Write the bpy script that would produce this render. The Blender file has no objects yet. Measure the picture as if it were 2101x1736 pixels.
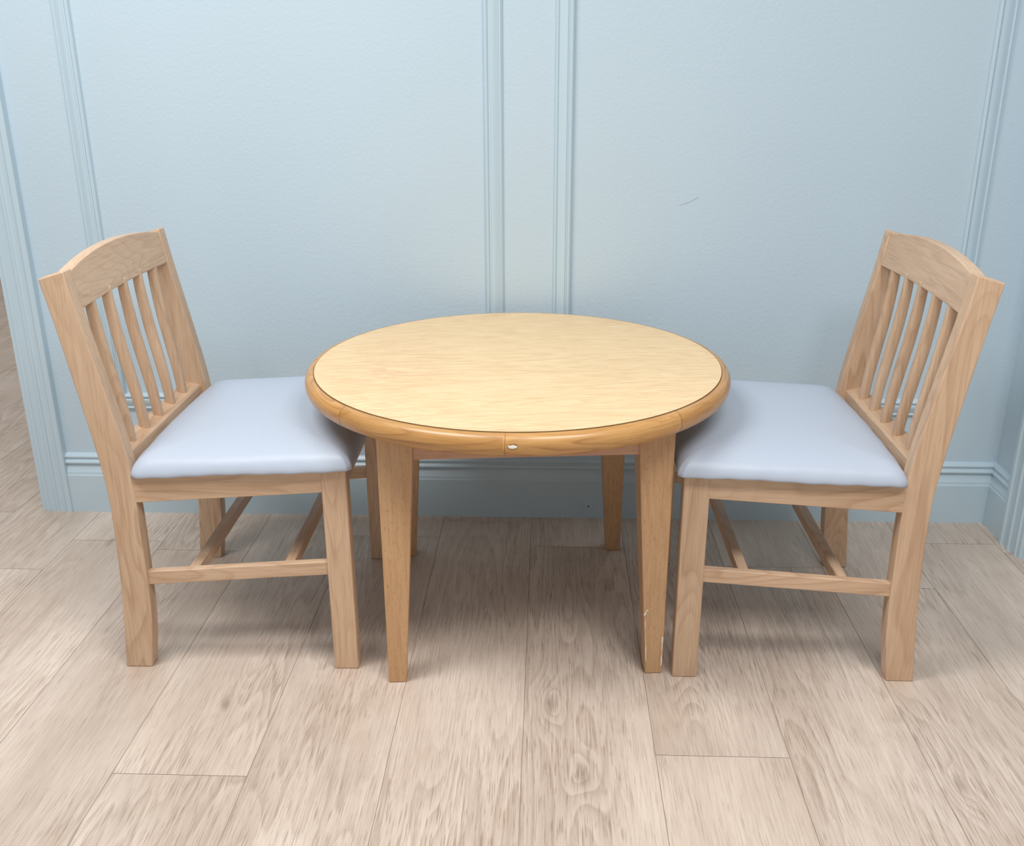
import bpy, bmesh, random
import numpy as np
from math import *
from mathutils import Vector, Matrix
random.seed(7)
scene=bpy.context.scene
scene.view_settings.view_transform='Standard'
scene.view_settings.look='None'

def lin(c):
    return tuple(((v/255)/12.92 if v/255<=.04045 else ((v/255+.055)/1.055)**2.4) for v in c)+(1,)

# ---------------------------------------------------------------- materials
class NT:
    def __init__(s,name):
        s.m=bpy.data.materials.new(name); s.m.use_nodes=True
        s.t=s.m.node_tree; s.b=s.t.nodes['Principled BSDF']
    def n(s,typ,**kw):
        x=s.t.nodes.new(typ)
        for k,v in kw.items(): setattr(x,k,v)
        return x
    def l(s,a,b): s.t.links.new(a,b)
    def math(s,op,a,b=None,clamp=False):
        x=s.n('ShaderNodeMath',operation=op,use_clamp=clamp)
        for i,v in enumerate((a,b)):
            if v is None: continue
            if isinstance(v,(int,float)): x.inputs[i].default_value=v
            else: s.l(v,x.inputs[i])
        return x.outputs[0]
    def vmath(s,op,a,b,out=0):
        x=s.n('ShaderNodeVectorMath',operation=op)
        for i,v in enumerate((a,b)):
            if v is None: continue
            if isinstance(v,(tuple,list)): x.inputs[i].default_value=v
            else: s.l(v,x.inputs[i])
        return x.outputs[out]
    def noise(s,vec,scale,detail=4,rough=.55,dist=0):
        x=s.n('ShaderNodeTexNoise'); s.l(vec,x.inputs['Vector'])
        x.inputs['Scale'].default_value=scale; x.inputs['Detail'].default_value=detail
        x.inputs['Roughness'].default_value=rough; x.inputs['Distortion'].default_value=dist
        return x.outputs['Fac']
    def ramp(s,fac,stops):
        x=s.n('ShaderNodeValToRGB'); s.l(fac,x.inputs[0])
        e=x.color_ramp.elements
        while len(e)<len(stops): e.new(.5)
        for i,(p,c) in enumerate(stops):
            e[i].position=p; e[i].color=(c,c,c,1) if isinstance(c,(int,float)) else c
        return x.outputs[0]
    def mix(s,fac,a,b,mode='MIX'):
        x=s.n('ShaderNodeMix',data_type='RGBA',blend_type=mode)
        for i,v in ((0,fac),(6,a),(7,b)):
            if isinstance(v,(int,float)): x.inputs[i].default_value=v
            elif isinstance(v,tuple): x.inputs[i].default_value=v
            else: s.l(v,x.inputs[i])
        return x.outputs[2]
    def bump(s,h,strength,dist=.001):
        x=s.n('ShaderNodeBump'); x.inputs['Strength'].default_value=strength
        x.inputs['Distance'].default_value=dist; s.l(h,x.inputs['Height']); s.l(x.outputs[0],s.b.inputs['Normal'])
    def ringf(s,field,freq,power):
        fr=s.math('FRACT',s.math('MULTIPLY',field,freq))
        up=s.math('POWER',fr,power)
        # soften the trailing edge of each ring so that it does not alias
        edge=s.math('MULTIPLY',s.math('SUBTRACT',1.,fr),8.,True)
        return s.math('MULTIPLY',up,edge)
    def rings(s,vec,scale,freq,power,dist=.25,detail=2):
        return s.ringf(s.noise(vec,scale,detail,.45,dist),freq,power)

def wood(name,axis,light,mid,dark,rough=.42,ring=.55,coat=0.,freq=1.,rays=False,tone=.10):
    """procedural wood with the grain running along `axis` of the object"""
    w=NT(name)
    tc=w.n('ShaderNodeTexCoord'); oi=w.n('ShaderNodeObjectInfo')
    off=w.n('ShaderNodeCombineXYZ')
    for i,k in enumerate((9.,5.,7.)): w.l(w.math('MULTIPLY',oi.outputs['Random'],k),off.inputs[i])
    v=w.vmath('ADD',tc.outputs['Object'],off.outputs[0])
    sc=[1.,1.,1.]; sc[axis]=.16
    vs=w.vmath('MULTIPLY',v,tuple(sc))
    r=w.rings(vs,6.5*freq,24.,3.,.3)
    rm=w.ramp(w.noise(vs,9,2,.5),[(.4,.25),(.65,1.)])
    sc2=[1.,1.,1.]; sc2[axis]=.04
    fine=w.noise(w.vmath('MULTIPLY',v,tuple(sc2)),220,5,.65)
    broad=w.noise(vs,12,3,.5)
    c=w.mix(w.ramp(broad,[(.3,0.),(.7,1.)]),lin(mid),lin(light))
    c=w.mix(w.math('MULTIPLY',w.math('MULTIPLY',r,rm),ring),c,lin(dark))
    c=w.mix(w.ramp(fine,[(.45,0.),(.75,.4)]),c,lin(dark))
    if rays:
        s3=[420.,420.,420.]; s3[axis]=70.
        rr=w.noise(w.vmath('MULTIPLY',v,tuple(s3)),1.,1,.5)
        c=w.mix(w.ramp(rr,[(.6,0.),(.7,.4)]),c,lin(dark))
    tn=w.math('ADD',w.math('MULTIPLY',oi.outputs['Random'],tone),1-tone/2)
    hs=w.n('ShaderNodeHueSaturation'); w.l(c,hs.inputs['Color']); w.l(tn,hs.inputs['Value'])
    w.l(hs.outputs[0],w.b.inputs['Base Color'])
    w.b.inputs['Roughness'].default_value=rough
    w.b.inputs['Coat Weight'].default_value=coat; w.b.inputs['Coat Roughness'].default_value=.2
    w.bump(fine,.12,.0005)
    return w.m

MAPLE=((214,184,154),(201,167,136),(150,107,76))
M={ax:wood('maple_wood_'+'xyz'[ax],ax,*MAPLE) for ax in range(3)}
BEECH=((208,169,128),(196,154,111),(147,102,66))
B={ax:wood('beech_wood_'+'xyz'[ax],ax,*BEECH,ring=.3,rays=True,rough=.38,coat=.15) for ax in range(3)}
APR=wood('apron_wood_x',0,(206,164,136),(196,150,122),(160,112,84),ring=.3)
APRY=wood('apron_wood_y',1,(206,164,136),(196,150,122),(160,112,84),ring=.3)

def paint(name,col,rough=.5,bs=.25,scale=170):
    w=NT(name); tc=w.n('ShaderNodeTexCoord')
    n=w.noise(tc.outputs['Object'],scale,3,.5)
    n2=w.noise(tc.outputs['Object'],1.6,2,.5)
    c=w.mix(n2,tuple(x*.96 for x in lin(col)[:3])+(1,),tuple(min(1,x*1.03) for x in lin(col)[:3])+(1,))
    w.l(c,w.b.inputs['Base Color']); w.b.inputs['Roughness'].default_value=rough
    w.bump(n,bs,.0015)
    return w.m
WALL=paint('wall_paint_blue',(192,211,223),.42,.5,110)
TRIM=paint('trim_paint_blue',(192,212,223),.3,.06,60)
FARWALL=paint('far_room_paint',(120,112,108),.6)

def vinyl():
    w=NT('seat_vinyl_pale_grey'); tc=w.n('ShaderNodeTexCoord')
    v=w.n('ShaderNodeTexVoronoi'); w.l(tc.outputs['Object'],v.inputs['Vector']); v.inputs['Scale'].default_value=420
    n=w.noise(tc.outputs['Object'],90,4,.6)
    w.b.inputs['Base Color'].default_value=lin((181,191,206))
    w.b.inputs['Roughness'].default_value=.44
    w.b.inputs['Specular IOR Level'].default_value=.4
    h=w.math('ADD',w.math('MULTIPLY',v.outputs['Distance'],.6),n)
    w.bump(h,.18,.0008)
    return w.m
VINYL=vinyl()

def laminate():
    w=NT('table_laminate_maple'); tc=w.n('ShaderNodeTexCoord')
    v=tc.outputs['Object']
    vs=w.vmath('MULTIPLY',v,(.10,1.,1.))
    r=w.rings(vs,7,22.,3.,.3,2)
    fine=w.noise(w.vmath('MULTIPLY',v,(.07,1.,1.)),300,5,.7)
    fig=w.noise(w.vmath('MULTIPLY',v,(.7,3.,1.)),26,4,.7,.3)
    figm=w.noise(v,2.6,2,.5)
    c=w.mix(w.math('MULTIPLY',r,.42),lin((235,207,162)),lin((200,158,108)))
    c=w.mix(w.ramp(fine,[(.44,0.),(.66,.65)]),c,lin((206,168,120)))
    f=w.math('MULTIPLY',w.ramp(fig,[(.47,0.),(.58,1.)]),w.ramp(figm,[(.46,0.),(.62,.6)]))
    c=w.mix(f,c,lin((216,174,132)))
    w.l(c,w.b.inputs['Base Color']); w.b.inputs['Roughness'].default_value=.42
    return w.m
LAM=laminate()

def rimmat():
    w=NT('table_rim_varnished_wood')
    uv=w.n('ShaderNodeUVMap',uv_map='UVMap'); at=w.n('ShaderNodeVertexColor',layer_name='seg')
    off=w.n('ShaderNodeSeparateColor'); w.l(at.outputs[0],off.inputs[0])
    cb=w.n('ShaderNodeCombineXYZ'); w.l(w.math('MULTIPLY',off.outputs[0],13.),cb.inputs[0]); w.l(w.math('MULTIPLY',off.outputs[1],5.),cb.inputs[1])
    v=w.vmath('ADD',uv.outputs[0],cb.outputs[0])
    r=w.rings(w.vmath('MULTIPLY',v,(.12,1.,1.)),14,16.,3.5,.4)
    rm=w.ramp(w.noise(w.vmath('MULTIPLY',v,(.3,1.,1.)),13,2,.5),[(.42,.1),(.6,1.)])
    fine=w.noise(w.vmath('MULTIPLY',v,(.05,1.,1.)),260,4,.7)
    broad=w.noise(w.vmath('MULTIPLY',v,(.2,1.,1.)),20,2,.5)
    c=w.mix(w.ramp(broad,[(.3,0.),(.7,1.)]),lin((190,138,76)),lin((210,162,100)))
    c=w.mix(w.math('MULTIPLY',w.math('MULTIPLY',r,rm),.8),c,lin((116,68,26)))
    c=w.mix(w.ramp(fine,[(.42,0.),(.7,.5)]),c,lin((162,108,54)))
    hs=w.n('ShaderNodeHueSaturation'); w.l(c,hs.inputs['Color']); w.l(w.math('ADD',w.math('MULTIPLY',off.outputs[2],.22),.87),hs.inputs['Value'])
    w.l(hs.outputs[0],w.b.inputs['Base Color']); w.b.inputs['Roughness'].default_value=.36
    w.b.inputs['Coat Weight'].default_value=.25; w.b.inputs['Coat Roughness'].default_value=.2
    return w.m
RIM=rimmat()

def plain(name,col,rough=.6):
    w=NT(name); tc=w.n('ShaderNodeTexCoord'); n=w.noise(tc.outputs['Object'],80,2)
    w.l(w.mix(n,tuple(x*.9 for x in lin(col)[:3])+(1,),lin(col)),w.b.inputs['Base Color'])
    w.b.inputs['Roughness'].default_value=rough; return w.m
DARK=plain('dark_seam',(112,84,50)); JOINT=plain('rim_joint_line',(134,88,42)); WHITE=plain('bare_chip_white',(240,236,226)); GAP=plain('floor_gap',(165,145,130))

KNOTS=[(-.63,-.93,.9),(.046,-.905,1.),(.108,-1.115,.8),(.80,-1.13,.9),(-1.18,-.21,1.)]
def floormat():
    w=NT('oak_laminate_floor'); tc=w.n('ShaderNodeTexCoord'); at=w.n('ShaderNodeVertexColor',layer_name='plank')
    sp=w.n('ShaderNodeSeparateColor'); w.l(at.outputs[0],sp.inputs[0])
    cb=w.n('ShaderNodeCombineXYZ')
    w.l(w.math('MULTIPLY',sp.outputs[0],17.),cb.inputs[0]); w.l(w.math('MULTIPLY',sp.outputs[1],23.),cb.inputs[1]); w.l(w.math('MULTIPLY',sp.outputs[2],9.),cb.inputs[2])
    v=w.vmath('ADD',tc.outputs['Object'],cb.outputs[0])
    vs=w.vmath('MULTIPLY',v,(1.,.11,1.))
    field=w.noise(vs,5.5,2,.45,.15)
    wob=w.noise(w.vmath('MULTIPLY',v,(1.,.3,1.)),30,2,.5)
    field=w.math('ADD',field,w.math('MULTIPLY',wob,.02))
    core=None
    for (kx,ky,a) in KNOTS:
        d=w.vmath('MULTIPLY',w.vmath('SUBTRACT',tc.outputs['Object'],(kx,ky,0.)),(1.,.36,0.))
        L=w.vmath('LENGTH',d,None,1)
        gsn=w.math('POWER',2.718,w.math('MULTIPLY',w.math('MULTIPLY',L,L),-1/(.028*.028)))
        field=w.math('ADD',field,w.math('MULTIPLY',gsn,.12*a))
        L2=w.math('ADD',L,w.math('MULTIPLY',w.math('SUBTRACT',wob,.5),.03))
        k=w.math('MULTIPLY',w.math('SUBTRACT',.014,L2),80.*a,True)
        core=k if core is None else w.math('MAXIMUM',core,k)
    r=w.ringf(field,28.,1.4)
    fine=w.noise(w.vmath('MULTIPLY',v,(1.,.024,1.)),240,6,.78)
    pores=w.noise(w.vmath('MULTIPLY',v,(1.,.035,1.)),400,2,.6)
    broad=w.noise(w.vmath('MULTIPLY',v,(1.,.3,1.)),5,4,.6)
    rmask=w.ramp(w.noise(w.vmath('MULTIPLY',v,(1.,.35,1.)),4,2,.5),[(.42,.2),(.60,1.)])
    c=w.mix(w.ramp(broad,[(.32,0.),(.68,1.)]),lin((196,179,164)),lin((224,209,195)))
    streak=w.ramp(fine,[(.40,0.),(.62,1.)])
    rf=w.math('MULTIPLY',w.math('MULTIPLY',r,rmask),w.math('ADD',w.math('MULTIPLY',streak,.55),.24))
    c=w.mix(rf,c,lin((152,129,111)))
    c=w.mix(w.math('MULTIPLY',streak,.36),c,lin((178,156,139)))
    c=w.mix(w.math('MULTIPLY',w.ramp(pores,[(.56,0.),(.64,.65)]),w.math('ADD',w.math('MULTIPLY',rmask,.6),.3)),c,lin((142,119,102)))
    c=w.mix(w.math('MULTIPLY',core,w.math('ADD',w.math('MULTIPLY',streak,.5),.3)),c,lin((124,103,88)))
    hs=w.n('ShaderNodeHueSaturation'); w.l(c,hs.inputs['Color']); w.l(w.math('ADD',w.math('MULTIPLY',sp.outputs[2],.06),.975),hs.inputs['Value'])
    w.l(hs.outputs[0],w.b.inputs['Base Color']); w.b.inputs['Roughness'].default_value=.42
    w.bump(fine,.1,.0006)
    return w.m
FLOOR=floormat()

# ---------------------------------------------------------------- mesh helpers
def mkobj(name,verts,faces,mat,parent=None,bevel=0,smooth=False,seg=2):
    me=bpy.data.meshes.new(name); me.from_pydata([tuple(v) for v in verts],[],faces)
    bm=bmesh.new(); bm.from_mesh(me); bmesh.ops.recalc_face_normals(bm,faces=bm.faces)
    bm.to_mesh(me); bm.free()
    me.materials.append(mat)
    o=bpy.data.objects.new(name,me); bpy.context.collection.objects.link(o)
    if smooth:
        for p in me.polygons: p.use_smooth=True
    if bevel:
        md=o.modifiers.new('bevel','BEVEL'); md.width=bevel; md.segments=seg; md.limit_method='ANGLE'; md.angle_limit=radians(35)
        for p in me.polygons: p.use_smooth=True
        wn=o.modifiers.new('wn','WEIGHTED_NORMAL'); wn.keep_sharp=True
    if parent: o.parent=parent
    return o
def box(name,x0,x1,y0,y1,z0,z1,mat,parent=None,bevel=0):
    v=[(x,y,z) for x in (x0,x1) for y in (y0,y1) for z in (z0,z1)]
    f=[(0,1,3,2),(4,6,7,5),(0,4,5,1),(2,3,7,6),(0,2,6,4),(1,5,7,3)]
    return mkobj(name,v,f,mat,parent,bevel)
def prism_y(name,prof,y0,y1,mat,parent=None,bevel=0):
    n=len(prof)
    v=[(p[0],y0,p[1]) for p in prof]+[(p[0],y1,p[1]) for p in prof]
    f=[tuple(range(n)),tuple(range(n,2*n))]+[(i,(i+1)%n,n+(i+1)%n,n+i) for i in range(n)]
    return mkobj(name,v,f,mat,parent,bevel)
def empty(name,loc,rot=0,sx=1):
    e=bpy.data.objects.new(name,None); e.location=loc; e.rotation_euler=(0,0,rot); bpy.context.collection.objects.link(e)
    return e
def smooth_interp(pts,n):
    """Catmull-Rom through pts"""
    out=[]; P=[pts[0]]+list(pts)+[pts[-1]]
    for i in range(1,len(P)-2):
        for k in range(n):
            t=k/n
            out.append(tuple(.5*((2*P[i][j])+(-P[i-1][j]+P[i+1][j])*t+(2*P[i-1][j]-5*P[i][j]+4*P[i+1][j]-P[i+2][j])*t*t+(-P[i-1][j]+3*P[i][j]-3*P[i+1][j]+P[i+2][j])*t**3) for j in range(len(pts[0]))))
    out.append(tuple(pts[-1])); return out

# ---------------------------------------------------------------- chair (front = +x, local)
def chair(name,loc,rot):
    E=empty(name,loc,rot)
    A=.272
    back=smooth_interp([(-.261,0),(-.2515,.11),(-.2445,.22),(-.241,.385),(-.250,.50),(-.2715,.64),(-.2935,.775),(-.311,.868)],4)
    front=smooth_interp([(-.203,0),(-.1885,.12),(-.185,.25),(-.185,.39),(-.190,.50),(-.2165,.65),(-.244,.79),(-.260,.883)],4)
    prof=back+front[::-1]
    prism_y('post_1',prof,-A,-A+.036,M[2],E,.003)
    prism_y('post_2',prof,A-.036,A,M[2],E,.003)
    for i,s in enumerate((-1,1)):
        ya,yb=sorted((s*A,s*(A-.036)))
        box('leg_%d'%(i+1),.203,.256,ya,yb,0,.474,M[2],E,.003)
        ya,yb=sorted((s*(A-.002),s*(A-.024)))
        prism_y('seat_rail_%d'%(i+1),[(-.19,.398),(.206,.424),(.206,.474),(-.19,.456)],ya,yb,M[0],E,.002)
        ya,yb=sorted((s*(A-.006),s*(A-.024)))
        prism_y('side_stretcher_%d'%(i+1),[(-.19,.203),(.206,.231),(.206,.262),(-.19,.234)],ya,yb,M[0],E,.002)
    for i,(u,z) in enumerate(((-.090,.212),(.117,.226))):
        box('cross_stretcher_%d'%(i+1),u-.011,u+.011,-A+.02,A-.02,z,z+.026,M[1],E,.002)
    box('front_rail',.222,.246,-A+.034,A-.034,.422,.474,M[1],E,.002)
    box('back_rail',-.232,-.206,-A+.032,A-.032,.405,.455,M[1],E,.002)
    prism_y('slat_rail',[(-.238,.457),(-.200,.449),(-.203,.492),(-.245,.502)],-A+.032,A-.032,M[1],E,.003)
    # crest rail : arched top, gently bowed
    n=20; V=[];F=[]
    for i in range(n+1):
        t=-1+2*i/n; v=t*(A-.034); bow=-.006*(1-t*t)
        zt=.877+.021*(1-t*t); zb=.801+.003*(1-t*t)
        def fr(z): return -.246-(z-.80)*.172-.003+bow
        V+=[(fr(zb),v,zb),(fr(zt),v,zt),(fr(zt)-.027,v,zt-.003),(fr(zb)-.027,v,zb-.002)]
    for i in range(n):
        a=4*i
        for k in range(4): F.append((a+k,a+(k+1)%4,a+4+(k+1)%4,a+4+k))
    F+= [(0,1,2,3),(4*n,4*n+1,4*n+2,4*n+3)]
    mkobj('crest_rail',V,F,M[1],E,.003)
    # slats: flattened round spindles with a gentle bend
    path=smooth_interp([(-.223,.485),(-.229,.55),(-.239,.62),(-.250,.69),(-.258,.76),(-.262,.815)],5)
    for s in range(5):
        v0=(s-2)*.0855; V=[];F=[];K=16
        for i,(u,z) in enumerate(path):
            t=i/(len(path)-1); w=.0090+.002*sin(pi*t); d=.0100+.002*sin(pi*t)
            bow=-.004*(1-(v0/A)**2)*t
            for k in range(K):
                a=2*pi*k/K; ca,sa=cos(a),sin(a)
                ca=copysign(abs(ca)**.7,ca); sa=copysign(abs(sa)**.7,sa)
                V.append((u+bow+d*ca,v0*(.95+.05*t)+w*sa,z+.12*d*ca))
        for i in range(len(path)-1):
            for k in range(K): F.append((i*K+k,i*K+(k+1)%K,(i+1)*K+(k+1)%K,(i+1)*K+k))
        F+=[tuple(range(K)),tuple(range(len(V)-K,len(V)))]
        mkobj('slat_%d'%(s+1),V,F,M[2],E,smooth=True)
    # cushion
    x0,x1,yw=-.190,.270,.290
    pts=[]
    def corner(cx,cy,r,a0):
        for k in range(7):
            a=a0+pi/2*k/6; pts.append((cx+r*cos(a),cy+r*sin(a)))
    corner(x1-.012,yw-.012,.012,0)
    ywr=yw-.006
    corner(x0+.025,ywr-.025,.025,pi/2)
    corner(x0+.025,-ywr+.025,.025,pi)
    corner(x1-.012,-yw+.012,.012,3*pi/2)
    dense=[]
    for i in range(len(pts)):
        a=pts[i];b=pts[(i+1)%len(pts)];L=hypot(a[0]-b[0],a[1]-b[1]);k=max(1,int(L/.01))
        for j in range(k): dense.append((a[0]+(b[0]-a[0])*j/k,a[1]+(b[1]-a[1])*j/k))
    cx,cy=(x0+x1)/2,0; hx,hy=(x1-x0)/2,yw
    rings=[(.04,.004),(.006,.0),(.001,.002),(0,.006),(.001,.012),(.004,.019),(.009,.0265),(.016,.033),(.025,.0385),(.037,.043),(.054,.0468),(.08,.050),(.12,.053),(.16,.0545),(.195,.055)]
    V=[];F=[];N=len(dense)
    for ins,dz in rings:
        for (x,y) in dense:
            X=cx+(x-cx)*(1-ins/hx); Y=cy+(y-cy)*(1-ins/hy)
            if x<cx: X-=.010*(1-(y/yw)**2)*((cx-x)/hx)
            zb=.456+(X+.193)*.046
            wr=(.0010*sin(y*61+x*23)+.0006*sin(x*97-y*31)) if ins<.01 else 0
            dc=hypot(x-x1,abs(y)-yw)
            fold=.003*sin(dc*420)*exp(-(dc/.03)**2) if ins<.012 else 0
            V.append((X-fold*.5,Y-copysign(fold*.5,y),zb+dz+wr))
    for i in range(len(rings)-1):
        for k in range(N): F.append((i*N+k,i*N+(k+1)%N,(i+1)*N+(k+1)%N,(i+1)*N+k))
    F.append(tuple(range(N)))
    V.append((cx,cy,.456+(cx+.193)*.046+.0555)); c=len(V)-1; o=(len(rings)-1)*N
    for k in range(N): F.append((o+k,o+(k+1)%N,c))
    mkobj('seat_cushion',V,F,VINYL,E,smooth=True)
    return E
chair('dining_chair',(-.6346,-.5254,0),.0146)
chair('dining_chair',(.5682,-.5306,0),pi-.0024)

# ---------------------------------------------------------------- table
T=empty('round_table',(-.0326,-.5098,0),.0923)
H=.6255
def lathe(prof,n=160,closed=False):
    V=[];F=[];m=len(prof)
    for i in range(n):
        a=2*pi*i/n
        for (r,z) in prof: V.append((r*cos(a),r*sin(a),z))
    for i in range(n):
        j=(i+1)%n
        for k in range(m if closed else m-1):
            k2=(k+1)%m
            F.append((i*m+k,j*m+k,j*m+k2,i*m+k2))
    return V,F
n=160;V=[(0,0,H)]+[(.4493*cos(2*pi*i/n),.4493*sin(2*pi*i/n),H) for i in range(n)]+[(.4493*cos(2*pi*i/n),.4493*sin(2*pi*i/n),H-.03) for i in range(n)]
F=[(0,1+i,1+(i+1)%n) for i in range(n)]+[(1+i,1+(i+1)%n,1+n+(i+1)%n,1+n+i) for i in range(n)]+[tuple(range(1+n,1+2*n))]
mkobj('laminate_top',V,F,LAM,T)
V,F=lathe([(.4490,H-.02),(.4490,H+.0001),(.4499,H+.0001),(.4499,H-.02)],closed=True)
mkobj('glue_line',V,F,DARK,T)
prof=[(.4498,H-.0012)]
cxr,cz,rx,rz=.4535,H-.0232,.0165,.0218
for k in range(15):
    a=pi/2-pi*k/14; prof.append((cxr+rx*cos(a),cz+rz*sin(a)))
prof+=[(.4503,H-.045),(.40,H-.045),(.40,H-.03),(.4503,H-.03)]
n=320;V,F=lathe(prof,n=n,closed=True)
rim=mkobj('rim_edge',V,F,RIM,T,smooth=True)
me=rim.data; me.uv_layers.new(name='UVMap'); me.color_attributes.new('seg','FLOAT_COLOR','CORNER')
uvl=me.uv_layers['UVMap']; col=me.color_attributes['seg']
cols=[(random.random(),random.random(),random.random(),1) for _ in range(8)]
acc=[0]
for k in range(1,len(prof)): acc.append(acc[-1]+hypot(prof[k][0]-prof[k-1][0],prof[k][1]-prof[k-1][1]))
J0=(269-5.3)/45.
for p in me.polygons:
    c=p.center; a=atan2(c.y,c.x)
    sg=int(floor((degrees(a)%360)/45.-J0+16))%8
    for li in p.loop_indices:
        co=me.vertices[me.loops[li].vertex_index].co
        aa=atan2(co.y,co.x)
        if aa-a>pi: aa-=2*pi
        if aa-a<-pi: aa+=2*pi
        k=me.loops[li].vertex_index%len(prof)
        uvl.data[li].uv=(aa*.46,acc[k]); col.data[li].color=cols[sg]
for j in range(8):
    a=radians(263.7+45*j); w=.0004/.46
    V=[];F=[]
    for (r,z) in prof[1:16]:
        dr=(r-cxr)*1.012; dz=(z-cz)*1.012
        for s in (-1,1): V.append(((cxr+dr)*cos(a+s*w),(cxr+dr)*sin(a+s*w),cz+dz))
    for k in range(14): F.append((2*k,2*k+1,2*k+3,2*k+2))
    mkobj('rim_joint_%d'%(j+1),V,F,JOINT,T)
def blob(name,a0,th,ra,rt,mat,lift):
    V=[];K=14
    rnd=random.Random(len(name))
    for k in range(K):
        q=2*pi*k/K; rr=.75+.45*rnd.random()
        a=a0+ra*rr*cos(q)/.47; t=th+rt*rr*sin(q)/.02
        V.append(((cxr+(rx+lift)*cos(t))*cos(a),(cxr+(rx+lift)*cos(t))*sin(a),cz+(rz+lift)*sin(t)))
    V.append(((cxr+(rx+lift)*cos(th))*cos(a0),(cxr+(rx+lift)*cos(th))*sin(a0),cz+(rz+lift)*sin(th)))
    mkobj(name,V,[(k,(k+1)%K,K) for k in range(K)],mat,T)
blob('rim_chip_edge',radians(265.4),.1,.0100,.0046,JOINT,.0006)
blob('rim_chip',radians(265.4),.1,.0086,.0034,WHITE,.0010)
xo,yo=.297,.3075
k=0
for sx in (-1,1):
    for sy in (-1,1):
        k+=1
        def q(w,z,ins=0): return [(sx*xo,sy*yo,z),(sx*(xo-w),sy*yo,z),(sx*(xo-w),sy*(yo-w),z),(sx*xo,sy*(yo-w),z)]
        bot=q(.038,0);mid=q(.070,.50);top=q(.072,H-.03)
        V=bot+mid+top
        F=[(0,1,2,3),(8,9,10,11)]+[(a+b,a+(b+1)%4,a+4+(b+1)%4,a+4+b) for a in (0,4) for b in range(4)]
        mkobj('leg_%d'%k,V,F,B[2],T,.003)
for i,s in enumerate((-1,1)):
    ya,yb=sorted((s*(yo-.006),s*(yo-.028)))
    box('apron_%d'%(i+1),-xo+.06,xo-.06,ya,yb,.515,H-.03,APR,T,.001)
    xa,xb=sorted((s*(xo-.006),s*(xo-.028)))
    box('apron_%d'%(i+3),xa,xb,-yo+.06,yo-.06,.515,H-.03,APRY,T,.001)
def scuff(name,pts,w,parent):
    rnd=random.Random(3+len(pts)); V=[];F=[]
    for (x,z) in pts:
        ww=w*(.2+1.1*rnd.random()); V+=[(x-ww/2,-yo-.0005,z),(x+ww/2,-yo-.0005,z)]
    for i in range(len(pts)-1): F.append((2*i,2*i+1,2*i+3,2*i+2))
    mkobj(name,V,F,WHITE,parent)
scuff('leg_scuff_1',[(.2600-.0007*i,.03+.012*i) for i in range(10)],.0018,T)
scuff('leg_scuff_2',[(.2515,.146),(.2530,.151),(.2545,.155),(.2575,.159),(.2585,.161)],.0040,T)
scuff('leg_scuff_3',[(.2935,.02+.009*i) for i in range(9)],.0030,T)

# ---------------------------------------------------------------- room shell
XR=1.312; XL=-1.471; YB=0.0
pw=.257;V=[];F=[];C=[]
joint={0:-1.06,-4:-1.145,-7:-.37,-1:-.2,-2:-.05,-3:-.15,1:-.30,2:-1.9,3:-.15,-5:-.25,-6:-.2,4:-.2}
g=.0005
for kx in range(-24,9):
    xa=.25+kx*pw
    y0=joint.get(kx,random.uniform(-1.5,0))
    y=y0-1.5*3
    while y<6.2:
        a,b=max(y,-3.6),min(y+1.5,6.2)
        if b-a>.01:
            i=len(V); V+=[(xa+g,a+g,0),(xa+pw-g,a+g,0),(xa+pw-g,b-g,0),(xa+g,b-g,0)]
            F.append((i,i+1,i+2,i+3)); C.append((random.random(),random.random(),random.random(),1))
        y+=1.5
i=len(V); V+=[(-6,-3.6,-.001),(2.6,-3.6,-.001),(2.6,6.2,-.001),(-6,6.2,-.001)]; F.append((i,i+1,i+2,i+3))
me=bpy.data.meshes.new('floor'); me.from_pydata(V,[],F); me.materials.append(FLOOR); me.materials.append(GAP)
me.polygons[-1].material_index=1
ca=me.color_attributes.new('plank','FLOAT_COLOR','CORNER')
for p,c in zip(me.polygons,C):
    for li in p.loop_indices: ca.data[li].color=c
fo=bpy.data.objects.new('floor',me); bpy.context.collection.objects.link(fo)

box('wall_back',XL+.02,XR+.1,YB,YB+.12,0,2.7,WALL)
box('wall_right',XR,XR+.12,-.235,YB,0,2.7,WALL)
box('wall_far_room',-6,2.6,6.0,6.1,0,2.7,FARWALL)

def sweep_frame(name,x0,x1,z0,z1,prof,mat):
    """picture-frame moulding on back wall; profile s measured from outer edge inwards"""
    V=[];F=[];m=len(prof)
    for (cx,cz,sx,sz) in ((x0,z0,1,1),(x1,z0,-1,1),(x1,z1,-1,-1),(x0,z1,1,-1)):
        for (s,h) in prof: V.append((cx+sx*s,YB-h,cz+sz*s))
    for c in range(4):
        d=(c+1)%4
        for k in range(m-1): F.append((c*m+k,d*m+k,d*m+k+1,c*m+k+1))
    return mkobj(name,V,F,mat)
def bead(s0,s1,h0,hp,n=6):
    return [(s0+(s1-s0)*i/n,h0+(hp-h0)*sin(pi*i/n)) for i in range(n+1)]
prof_m=[(0,0),(0,.005)]+bead(.001,.009,.005,.009)+[(.010,.006)]+[(.012+.018*i/6,.007+.006*sin(pi/2*i/6)) for i in range(0,7)]+[(.032,.010),(.0345,.010)]+bead(.035,.046,.009,.014)+[(.046,.004),(.048,0)]
sweep_frame('trim_1',-1.215,-.086,.322,2.35,prof_m,TRIM)
sweep_frame('trim_2',.048,1.166,.322,2.35,prof_m,TRIM)

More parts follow.
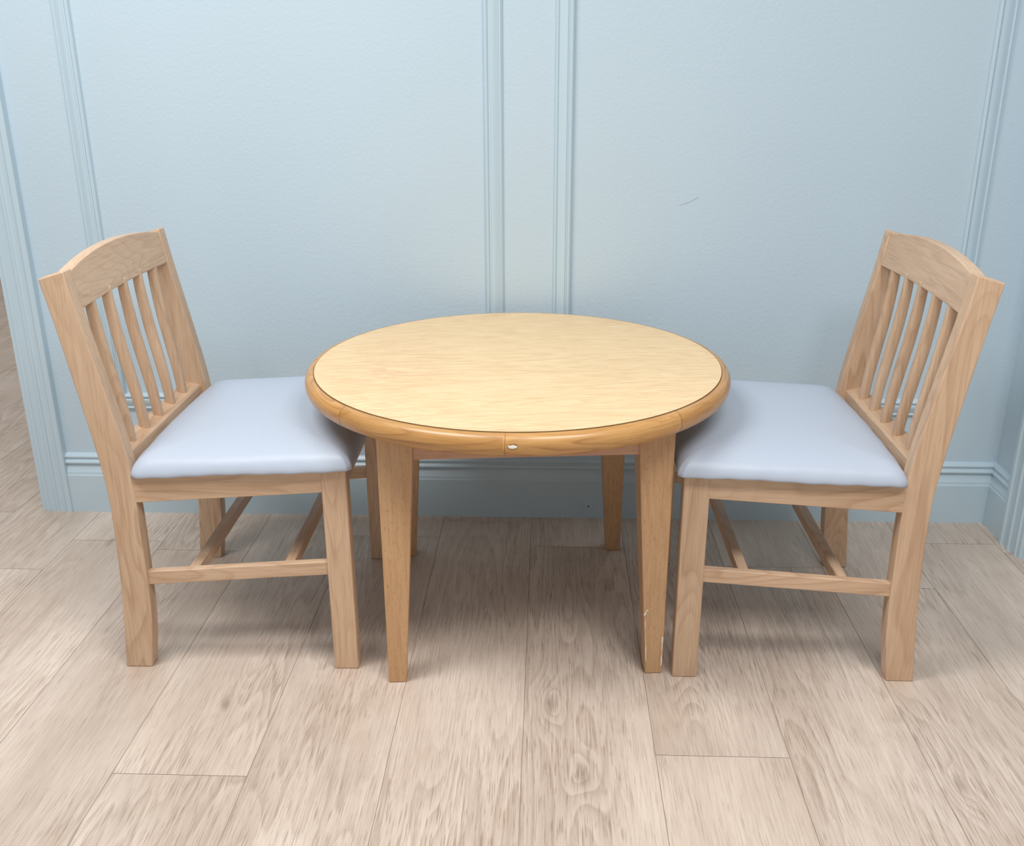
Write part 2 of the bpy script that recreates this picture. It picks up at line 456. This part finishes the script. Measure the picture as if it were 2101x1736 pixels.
bp=[(0,0),(.017,0),(.017,.116),(.0145,.120),(.0140,.126)]+[(.014-.007*sin(pi/2*i/5),.126+.022*i/5) for i in range(1,6)]+[(.0105,.150)]+[(.0105+.004*sin(pi*i/5),.151+.011*i/5) for i in range(6)]+[(.008,.164),(.008,.167)]+[(.008+.004*sin(pi*i/5),.168+.011*i/5) for i in range(6)]+[(.005,.182),(0,.184)]
V=[];F=[];m=len(bp)
xs0=-1.376
for (h,z) in bp: V.append((xs0,YB-h,z))
for (h,z) in bp: V.append((XR-h,YB-h,z))
for (h,z) in bp: V.append((XR-h,-.135,z))
for c in (0,1):
    for k in range(m-1): F.append((c*m+k,(c+1)*m+k,(c+1)*m+k+1,c*m+k+1))
F.append(tuple(range(m)));F.append(tuple(range(2*m,3*m)))
mkobj('baseboard_back',V,F,TRIM)

cas=[(0,0),(0,.022),(.002,.024),(.014,.024),(.016,.020),(.019,.018)]+[(.019+.020*i/6,.018-.004*sin(pi/2*i/6)+.002*i/6) for i in range(1,7)]+[(.041,.0195),(.047,.0195),(.049,.014),(.070,.012),(.072,.0145),(.080,.0145),(.082,.010),(.095,.009),(.096,0)]
def strip(name,prof,fn,z0,z1):
    V=[fn(s,h,z0) for s,h in prof]+[fn(s,h,z1) for s,h in prof]; m=len(prof)
    F=[(k,k+1,m+k+1,m+k) for k in range(m-1)]+[tuple(range(m)),tuple(range(m,2*m))]
    return mkobj(name,V,F,TRIM)
strip('trim_door_casing_left',cas,lambda s,h,z:(-1.375-s,YB-h,z),0,2.35)
strip('trim_door_casing_right',cas,lambda s,h,z:(XR-h,-.137-s,z),0,2.35)
box('trim_door_jamb_left',XL,XL+.02,YB,YB+.12,0,2.35,TRIM)

def disc(x,z,r,y,h=.004,n=20):
    V=[(x+r*cos(2*pi*i/n),y,z+r*sin(2*pi*i/n)) for i in range(n)]+[(x+r*.85*cos(2*pi*i/n),y-h,z+r*.85*sin(2*pi*i/n)) for i in range(n)]
    return V,[(i,(i+1)%n,n+(i+1)%n,n+i) for i in range(n)]+[tuple(range(n,2*n))]
V,F=disc(.158,.041,.013,-.017,.007)
cap=mkobj('wall_cable_cap',V,F,TRIM)
V,F=disc(.158,.041,.003,-.024,.0006); mkobj('screw',V,F,JOINT,cap)
mkobj('wall_scratch',[(.375,-.0004,.90),(.40,-.0004,.908),(.425,-.0004,.921),(.425,-.0004,.922),(.40,-.0004,.909),(.375,-.0004,.9005)],[(0,1,4,5),(1,2,3,4)],plain('scratch',(150,168,180)))

# ---------------------------------------------------------------- camera
q=dict(f=2008.388,pitch=.3535,yaw=-.0374,roll=-.0034,cx=.0335,D=2.6181,hc=1.2552)
cp,sp=cos(q['pitch']),sin(q['pitch']);cy,sy=cos(q['yaw']),sin(q['yaw'])
fw=Vector((sy*cp,cy*cp,-sp)); r=Vector((cy,-sy,0)); u=r.cross(fw)
cr,sr=cos(q['roll']),sin(q['roll']); r2=r*cr+u*sr; u2=-r*sr+u*cr
R=Matrix((r2,u2,-fw)).transposed().to_4x4()
cm=bpy.data.cameras.new('camera'); co=bpy.data.objects.new('camera',cm); bpy.context.collection.objects.link(co)
co.matrix_world=Matrix.Translation((q['cx'],-q['D'],q['hc']))@R
cm.sensor_fit='HORIZONTAL'; cm.sensor_width=36; cm.lens=q['f']/2101*36; cm.clip_start=.05
scene.camera=co

# ---------------------------------------------------------------- light
wd=bpy.data.worlds.new('w'); scene.world=wd; wd.use_nodes=True
bg=wd.node_tree.nodes['Background']; bg.inputs[0].default_value=(.92,.965,1,1); bg.inputs[1].default_value=.40
def area(name,loc,target,sx,sy_,power,col=(1,1,1)):
    l=bpy.data.lights.new(name,'AREA'); l.shape='RECTANGLE'; l.size=sx; l.size_y=sy_; l.energy=power; l.color=col
    o=bpy.data.objects.new(name,l); o.location=loc
    d=Vector(target)-Vector(loc); o.rotation_euler=d.to_track_quat('-Z','Y').to_euler(); bpy.context.collection.objects.link(o)
area('ceiling_light_panel',(-1.1,-1.4,2.65),(-1.1,-1.4,0),1.2,.6,47,(1,.985,.965))
area('ceiling_light_panel',(.8,-2.1,2.65),(.8,-2.1,0),1.2,.6,46,(1,.985,.965))
area('ceiling_light_panel',(-3.0,2.2,2.65),(-3.0,2.2,0),1.2,1.2,20,(1,.97,.93))
